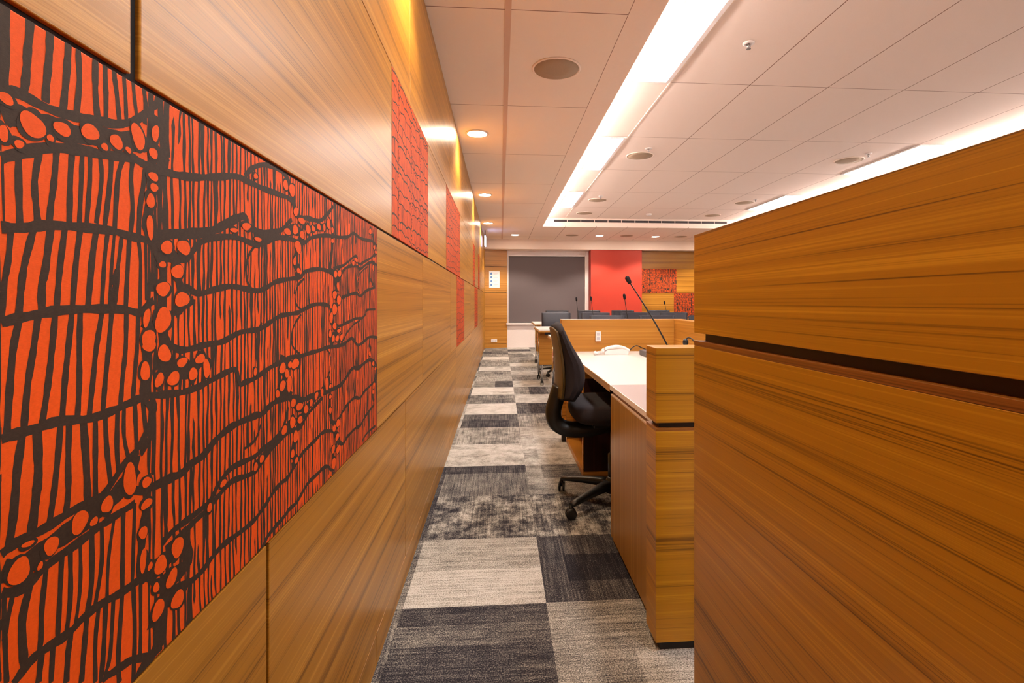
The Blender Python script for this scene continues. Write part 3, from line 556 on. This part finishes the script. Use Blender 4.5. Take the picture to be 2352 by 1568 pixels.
# angled teak pillar in the far left corner
ang = math.atan2(.24, .62)
pl = thing('wood_clad_pillar', 'teak clad corner pillar with level joints beside the far window', 'pillar', (-.50, 11.50, 0), ang*.9)
MB().box(0, .69, .02, .10, 0, 2.272).build('core', BACKING, pl)
for z0, z1 in [(0, .093), (.10, .688), (.695, 1.283), (1.292, 1.885), (1.893, 2.27)]:
    MB().box(0, .70, 0, .0195, z0, z1, .0015).build('veneer_panel', DESKH, pl)
ca, sa = math.cos(ang*.9), math.sin(ang*.9)
po = thing('notice', 'white paper notice with four blue icons on the corner pillar', 'poster', (-.50+.255*ca+.003*sa, 11.50+.255*sa-.003*ca, 1.395), ang*.9)
MB().box(0, .255, -.003, 0, 0, .385).build('sheet', PAPER, po)
for k in range(4):
    z = .32-k*.085
    mb = MB()
    if k < 2: mb.box(.028, .078, -.0042, -.0031, z-.02, z+.025).box(.04, .066, -.0042, -.0031, z+.025, z+.034)
    else: mb.prism([(.053+.026*math.cos(a), z+.026*math.sin(a)) for a in (2*math.pi*i/14 for i in range(14))], 'y', -.0042, -.0031)
    mb.build('icon', ICON, po)
    MB().box(.105, .215, -.0042, -.0031, z+.006, z+.014).box(.105, .19, -.0042, -.0031, z-.012, z-.005).build('text_line', TXT, po)
so = thing('wall_socket', 'white double socket low on the corner pillar', 'socket', (-.50+.30*ca+.002*sa, 11.50+.30*sa-.002*ca, .135), ang*.9)
MB().box(0, .145, -.012, 0, 0, .07, .003).build('plate', WHITEP, so)
for k in range(2): MB().box(.03+.06*k, .055+.06*k, -.0135, -.0121, .02, .05).build('outlet', TXT, so)
# remaining walls
struct(MB().box(6.2, 6.4, -2.8, 12.0, 0, 2.7).build('wall_right', PLASTER))
struct(MB().box(-.6, 6.4, -2.8, -2.6, 0, 2.7).build('wall_back', PLASTER))
# ---------------------------------------------------------------- tall partition beside the viewer
PL = 2.6
pt = thing('tall_partition', 'tall teak partition with a black shadow groove, close on the right', 'partition', (.496, 1.25, 0), .0265)
MB().box(0, .09, -PL, 0, .986, 1.236, .001).build('upper_panel', PART, pt)
MB().box(.018, .075, -PL, -.028, .92, 1.02).build('groove_core', BLACK, pt)
MB().box(0, .09, -PL, 0, .0, .953, .001).build('lower_panel', PART, pt)
EDGE = veneer('teak_lipping', 'H', srgb(104, 60, 20), srgb(138, 84, 28), srgb(162, 106, 42), .35, seed=21)
MB().box(0, .0895, -PL, 0, .9532, .966, .0008).build('edge_strip', EDGE, pt)

# ---------------------------------------------------------------- clerk's workstation
dk = thing('workstation_desk', 'teak workstation with white top and raised screens behind the partition', 'desk', (.47, 1.485, 0))
def P(n, m, *b, bev=.0015):
    mb = MB()
    for q in b: mb.box(q[0]-.47, q[1]-.47, q[2]-1.485, q[3]-1.485, q[4], q[5], bev)
    return mb.build(n, m, dk)
P('near_screen', PART, (.47, 1.3365, 1.485, 1.585, .6965, .925))
P('groove_core', BLACK, (.485, 1.22, 1.50, 1.57, .66, .705), bev=0)
P('near_screen_base', PART, (.47, 1.3365, 1.485, 1.585, .03, .672))
P('edge_strip', EDGE, (.47, 1.3365, 1.4852, 1.5848, .6722, .6805), bev=.0005)
P('plinth', BLACK, (.487, 1.20, 1.50, 1.57, 0, .03), bev=0)
P('far_screen', DESKH, (.463, 1.43, 3.77, 3.86, .13, .931))
P('side_screen', DESKH, (1.337, 1.43, 1.485, 3.7695, .0, .929))
P('screen_foot', BLACK, (.47, .50, 3.79, 3.84, 0, .1295), bev=0)
P('desktop', DESKTOP, (.4985, 1.3365, 2.245, 3.7695, .662, .688))
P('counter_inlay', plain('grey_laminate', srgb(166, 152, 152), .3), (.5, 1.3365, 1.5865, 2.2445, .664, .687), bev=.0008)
P('counter_edge', WHITEP, (.4965, .4998, 1.5865, 2.2445, .667, .6885), bev=.0008)
P('edge_band', DESKH, (.4955, .4983, 2.2455, 3.7695, .655, .6875), bev=.0004)
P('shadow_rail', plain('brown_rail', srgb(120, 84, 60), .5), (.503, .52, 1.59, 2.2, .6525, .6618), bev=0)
P('cabinet', DESKV, (.495, 1.3365, 1.5865, 2.215, .018, .6455))
P('cabinet_top', plain('pale_lit_edge', srgb(214, 184, 160), .35), (.495, 1.3365, 1.5865, 2.215, .6457, .652), bev=.0005)  # pale colour paints in the light caught by the cabinet's top edge
P('cabinet_plinth', BLACK, (.51, 1.22, 1.6, 2.2, 0, .018), bev=0)
sh = P('shelf_unit', DESKH, (.50, .86, 3.0, 3.7695, .0, .035), (.50, .86, 3.0, 3.7695, .60, .625), (.50, .86, 3.0215, 3.75, .31, .33), (.845, .86, 3.0215, 3.75, .036, .599), (.50, .844, 3.751, 3.7695, .036, .599), bev=.001)
P('shelf_unit_front', DARKWOOD, (.505, .86, 3.0, 3.0212, .036, .599), bev=.001)
P('shelf_edge', DESKH, (.4985, .5048, 3.0, 3.0212, .036, .599), bev=.0005)
P('knee_panel', DARKWOOD, (1.15, 1.17, 2.2155, 2.9995, .0, .66), bev=0)
op = thing('power_outlet', 'white double power outlet on the desk screen above the telephone', 'socket', (.722, 3.7695, .765))
MB().box(0, .042, -.011, 0, 0, .076, .003).build('plate', WHITEP, op)
for z in (.012, .044): MB().box(.01, .032, -.0122, -.0111, z, z+.02).build('outlet', TXT, op)

# telephone
ph = thing('desk_telephone', 'white desk telephone with curved handset and coiled cord', 'telephone', (.745, 3.52, .6885), -.03)
MB().prism([(0, 0), (.165, 0), (.17, .012), (.17, .03), (.12, .042), (.02, .034), (0, .02)], 'y', 0, .17).build('body', PHONE, ph)
HP = catmull([(-.002, .034), (.03, .046), (.085, .055), (.14, .046), (.178, .026)], 5)
MB().loft([[(x, .02+dy, z+dz) for dy, dz in ((-.02, -.006), (-.02, .006), (-.012, .012), (.012, .012), (.02, .006), (.02, -.006))] for x, z in HP]).build('handset', PHONE, ph)
cp = []
for k in range(150):
    t_ = k/149; a = t_*2*math.pi*16
    cx, cy = -.005-.075*math.sin(t_*math.pi*.75), .02-.10*t_*(1-t_)*2+.02*t_
    cp.append((cx, cy+.009*math.cos(a), .0128+.009*math.sin(a)+.018*max(0, .4-t_)))
MB().tube(cp, .0034, 6).build('coiled_cord', PHONE, ph)

# console with gooseneck microphone
con = thing('conference_console', 'dark grey conference console box at the end of the white desk', 'console', (.988, 3.33, .6885))
MB().box(0, .24, 0, .17, 0, .038, .004).build('housing', GREYBOX, con)
for k in range(4): MB().box(.03+.045*k, .055+.045*k, (.008), .026, .0382, .043, .001).build('button', TXT, con)
def gooseneck(name, label, base, head, r=.0045, hs=1.0, bas=.05, group='gooseneck microphones'):
    b = Vector(base); h = Vector(head)-b
    t = thing(name, label, 'microphone', base, group=group)
    MB().lathe([(bas*.9, 0), (bas, .004), (bas*.8, .018), (bas*.35, .026), (.008, .04)], n=24).build('base', SHELL, t)
    d = h.normalized(); pts = catmull([(0, 0, .03), tuple(h*.3+Vector((0, 0, .035))), tuple(h*.65+Vector((0, 0, .02))), tuple(h*.94)], 6)
    MB().tube(pts, [r*(1-.35*i/len(pts)) for i in range(len(pts))], 8).build('stem', SHELL, t)
    q = d.to_track_quat('Z', 'Y').to_matrix().to_4x4()
    mb = MB(); mb.lathe([(.006, -.03), (.011*hs, -.026), (.014*hs, 0), (.013*hs, .02), (.006, .028), (0, .029)], c=tuple(h*.97), n=16, M=q); mb.build('head', FABRIC, t)
    return t
gooseneck('gooseneck_microphone', 'large black gooseneck microphone leaning over the desk, nearest the viewer', (1.165, 3.41, .7267), (.868, 3.38, 1.232), r=.0062, hs=1.2)
cb = thing('cable_plug', 'black round plug with a looped cable by the side screen of the desk', 'cable', (1.118, 2.95, .6885))
MB().lathe([(.03, 0), (.032, .03), (.010, .08), (.011, .11), (.017, .125), (.017, .142), (.010, .152), (0, .154)], n=20).build('plug', SHELL, cb)
MB().tube(catmull([(0, 0, .148), (.012, -.01, .160), (.03, -.03, .153), (.042, -.05, .12), (.06, -.06, .03), (.04, -.08, .004), (-.1, -.1, .004)], 5), .004, 6).build('lead', SHELL, cb)
kb = thing('desk_cable', 'thin dark cable lying along the back of the white desktop', 'cable', (.93, 3.60, .693))
MB().tube(catmull([(0, 0, 0), (.03, .01, .03), (.07, .02, .05), (.12, .03, .03), (.2, .05, .0)], 6), .004, 6).build('lead', SHELL, kb)

# ---------------------------------------------------------------- office chair in the aisle
def five_star(t, r, mat, z0=.05, caster=SHELL, ph=0):
    for k in range(5):
        a = ph+2*math.pi*k/5; M = Matrix.Rotation(a, 4, 'Z'); loops = []
        for u in range(9):
            s_ = u/8; x = .03+(r-.03)*s_; w_ = .028*(1-s_)+.015*s_; zt = z0+.075-.045*s_**1.5; th = .042*(1-s_)+.018*s_
            loops.append([M @ Vector(q) for q in ((x, -w_, zt-th), (x, -w_, zt-.006), (x, -w_*.6, zt), (x, w_*.6, zt), (x, w_, zt-.006), (x, w_, zt-th))])
        arm = MB().loft(loops).build('base_arm', mat, t)
        mb = MB(); c = M @ Vector((r, 0, .028)); q = Matrix.Rotation(a+.5+k*.7, 4, 'Z') @ Matrix.Rotation(math.pi/2, 4, 'X')
        for s_ in (-.017, .006):
            mb.lathe([(.018, s_), (.027, s_+.002), (.027, s_+.009), (.018, s_+.011)], c=tuple(c), n=18, M=q)
        mb.tube([(c.x, c.y, .028), (c.x, c.y, z0+.02)], .009, 8)
        mb.build('caster', caster, arm)
def task_chair(loc, rz):
    t = thing('office_chair', 'high backed black fabric office chair standing in the aisle at the desk', 'office chair', loc, rz)
    # local +x is the way the chair faces; backrest at -x
    H = .215; rear = catmull([(-.328, .938), (-.312, .85), (-.300, .75), (-.296, .65), (-.302, .565)], 5)
    front = catmull([(-.298, .960), (-.252, .86), (-.190, .745), (-.190, .64), (-.235, .555)], 5)
    mb = MB(); sm = MB()
    def ring(yf, shr):
        loop = []
        n = len(rear)
        cx = [((a[0]+b[0])/2, (a[1]+b[1])/2) for a, b in zip(rear, front)]
        for i in range(n): loop.append((rear[i], cx[i]))
        for i in range(n-1, -1, -1): loop.append((front[i], cx[i]))
        zc = .75; out = []
        for (p, c) in loop:
            x = c[0]+(p[0]-c[0])*shr+.012*yf*yf; z = zc+(p[1]-zc)*(1-.16*abs(yf)**4)
            wsc = 1-.10*max(0, (z-.80)/.15)**2-.14*max(0, (.68-z)/.12)**2
            out.append((x, yf*H*wsc, z))
        return out
    ys = [-1, -.985, -.94, -.85, -.6, -.3, 0, .3, .6, .85, .94, .985, 1]
    mb.loft([ring(y, max(.25, math.sqrt(max(0, 1-abs(y)**7)))) for y in ys]); mb.build('backrest', FABRIC, t)
    L = []
    for y in [-.86, -.78, -.4, 0, .4, .78, .86]:
        r1 = []; r2 = []
        for (x, z) in rear:
            z2 = .75+(z-.75)*.97*(1-.16*abs(y)**4); x2 = x+.012*y*y+(.006 if abs(y) > .9 else 0)
            wsc = 1-.10*max(0, (z2-.80)/.15)**2-.14*max(0, (.68-z2)/.12)**2
            r1.append((x2-.007, y*H*wsc, z2)); r2.append((x2+.004, y*H*wsc, z2))
        L.append(r1+r2[::-1])
    MB().loft(L).build('back_shell', OLIVE, t)
    # J shaped support between back and seat
    L = []
    for (x, z), w_ in zip(catmull([(-.285, .62), (-.305, .56), (-.322, .49), (-.308, .43), (-.24, .395), (-.12, .40), (-.02, .425)], 4), [.05]*40):
        L.append((x, z))
    lo = []
    for i, (x, z) in enumerate(L):
        a = L[max(i-1, 0)]; b = L[min(i+1, len(L)-1)]; dx, dz = b[0]-a[0], b[1]-a[1]; l = math.hypot(dx, dz); nx, nz = -dz/l*.030, dx/l*.030
        lo.append([(x+nx, -.055, z+nz), (x+nx*1.4, 0, z+nz*1.4), (x+nx, .055, z+nz), (x-nx, .055, z-nz), (x-nx*1.4, 0, z-nz*1.4), (x-nx, -.055, z-nz)])
    MB().loft(lo).build('back_support', SHELL, t)
    # seat cushion
    lo = []
    for z, sc in [(.452, .80), (.458, .92), (.475, .985), (.50, 1.0), (.525, .985), (.538, .93), (.545, .80), (.546, .4)]:
        ring_ = []
        for k in range(40):
            a = 2*math.pi*k/40; c, s_ = math.cos(a), math.sin(a)
            x = .235*sc*math.copysign(abs(c)**.55, c); y = .225*sc*math.copysign(abs(s_)**.55, s_)
            ring_.append((x, y, z-.028*max(0, x/.235)**3+.012*(y/.225)**2*(1 if z > .5 else 0)))
        lo.append(ring_)
    MB().loft(lo).build('seat', FABRIC, t)
    MB().box(-.13, .12, -.12, .12, .425, .451, .006).box(-.02, .05, -.17, -.12, .42, .435, .004).build('mechanism', SHELL, t)
    MB().lathe([(.03, .10), (.03, .26), (.020, .262), (.018, .425)], n=20).build('gas_column', SHELL, t)
    MB().lathe([(.045, .06), (.05, .11), (.035, .135), (.03, .14)], n=20).build('hub', SHELL, t)
    lv = MB(); lv.tube([(.0, -.13, .43), (.01, -.21, .425), (.015, -.225, .424)], .006, 8); lv.lathe([(.012, -.01), (.013, .012), (0, .014)], c=(.015, -.228, .424), n=12, M=Matrix.Rotation(math.pi/2, 4, 'X')); lv.build('lever', SHELL, t)
    five_star(t, .315, SHELL, ph=0)
    return t
task_chair((.60, 2.615, 0), 0)
bpy.context.view_layer.update()

# ---------------------------------------------------------------- meeting tables behind
def meeting_table(x, y0, L, D, label, x_leg=.07):
    t = thing('meeting_table', label, 'table', (x, y0, 0), group='white topped tables on castors')
    MB().box(0, L, 0, D, .702, .72, .001).build('tabletop', DESKTOP, t)
    MB().box(-.003, L+.003, -.003, D+.003, .688, .7018, .001).build('top_edge', DESKH, t)
    MB().box(x_leg-.038, L-.04, .13, .148, .27, .645, .001).build('modesty_panel', DESKH, t)
    for xx in (x_leg, L-.08):
        MB().box(xx-.03, xx+.03, .149, .175, .27, .6875, .002).build('bracket', DESKH, t)
        for yy in (.12 if 0 else .19, D-.1):
            mb = MB(); mb.tube([(xx, yy, .687), (xx, yy, .075)], .014, 12); mb.build('leg', CHROME, t)
            c = MB(); q = Matrix.Rotation(math.pi/2, 4, 'Y')
            for s_ in (-.02, .006): c.lathe([(.02, s_), (.03, s_+.002), (.03, s_+.011), (.02, s_+.013)], c=(xx, yy-.015, .031), n=18, M=q)
            c.tube([(xx, yy-.012, .034), (xx, yy, .078)], .008, 8); c.build('caster', SHELL, t)
    return t
meeting_table(.50, 4.45, 1.42, .80, 'white topped table on castors directly behind the desk screen', x_leg=.045)
meeting_table(.475, 6.17, 2.45, .85, 'white topped table whose left end shows beside the office chair back', x_leg=.055)
meeting_table(.55, 7.93, 2.9, .92, 'furthest white topped table near the dark blind')
def meeting_chair(loc, rz, label):
    t = thing('meeting_chair', label, 'chair', loc, rz, group='charcoal leather meeting chairs')
    # faces local -y; back at +y
    def pad(w_, prof, name):
        lo = []
        for k in range(13):
            u = -1+2*k/12; e = math.sqrt(max(.03, 1-abs(u)**8))
            cy = sum(p[0] for p in prof)/len(prof); cz = sum(p[1] for p in prof)/len(prof)
            lo.append([(u*w_, cy+(p[0]-cy)*e-.02*u*u, cz+(p[1]-cz)*(.97+.03*e)) for p in prof])
        return MB().loft(lo).build(name, LEATHER, t)
    pad(.22, [(.20, .50), (.235, .72), (.255, .895), (.27, .905), (.305, .90), (.312, .88), (.285, .72), (.25, .50)], 'backrest')
    pad(.225, [(-.24, .43), (-.26, .455), (-.24, .485), (.0, .495), (.2, .49), (.22, .46), (.2, .43)], 'seat')
    MB().tube(catmull([(0, .05, .40), (0, .18, .39), (0, .26, .42), (0, .272, .52), (0, .285, .62)], 5), .018, 8).build('back_support', SHELL, t)
    MB().box(-.1, .1, -.08, .1, .40, .429, .005).build('mechanism', SHELL, t)
    MB().lathe([(.028, .10), (.028, .25), (.017, .252), (.017, .40)], n=16).build('gas_column', SHELL, t)
    for s_ in (-1, 1):
        MB().tube(catmull([(s_*.2, .1, .42), (s_*.25, .08, .44), (s_*.262, .04, .60), (s_*.262, -.02, .645), (s_*.262, -.16, .65)], 5), .012, 8).build('armrest', SHELL, t)
    five_star(t, .28, SHELL, ph=.3)
    return t
seats = [(.842, 7.28, 0.0, 'meeting chair with its whole back showing left of the desk screen'),
 (1.45, 7.30, 0, 'meeting chair back second from the left in the middle row'),
 (2.06, 7.32, 0, 'meeting chair back third from the left in the middle row'),
 (2.67, 7.30, 0, 'meeting chair back fourth from the left in the middle row'),
 (1.28, 5.66, 0, 'nearer meeting chair back just right of the white outlet, behind the screen'),
 (1.885, 5.66, 0, 'nearer meeting chair back crossed by the large microphone stem'),
 (2.49, 5.64, 0, 'nearer meeting chair back beside the tall partition corner'),
 (1.075, 9.22, 0, 'furthest meeting chair, its top showing above the left chair back'),
 (1.69, 9.22, 0, 'furthest row meeting chair in front of the left edge of the red column'),
 (2.35, 9.22, 0, 'furthest row meeting chair in front of the red column'),
 (3.05, 9.22, 0, 'furthest row meeting chair below the lower printed panel')]
m0 = meeting_chair((seats[0][0], seats[0][1], 0), seats[0][2], seats[0][3])
for x, y, a, lab in seats[1:]: dup(m0, (x, y, 0), a, lab)
gooseneck('gooseneck_microphone', 'thin far microphone in front of the dark blind', (1.06, 6.7, .7205), (1.01, 6.6, 1.115), r=.0045, bas=.05)
gooseneck('gooseneck_microphone', 'thin far microphone at the left edge of the red column', (1.27, 6.7, .7205), (1.205, 6.6, 1.125), r=.0045, bas=.05)
gooseneck('gooseneck_microphone', 'mid sized microphone in front of the red column', (1.27, 4.85, .7205), (1.205, 4.8, 1.130), r=.0045, bas=.05)
gooseneck('gooseneck_microphone', 'small far microphone in front of the pale wood panel', (2.88, 8.4, .7205), (2.775, 8.3, 1.065), r=.0045, bas=.05)
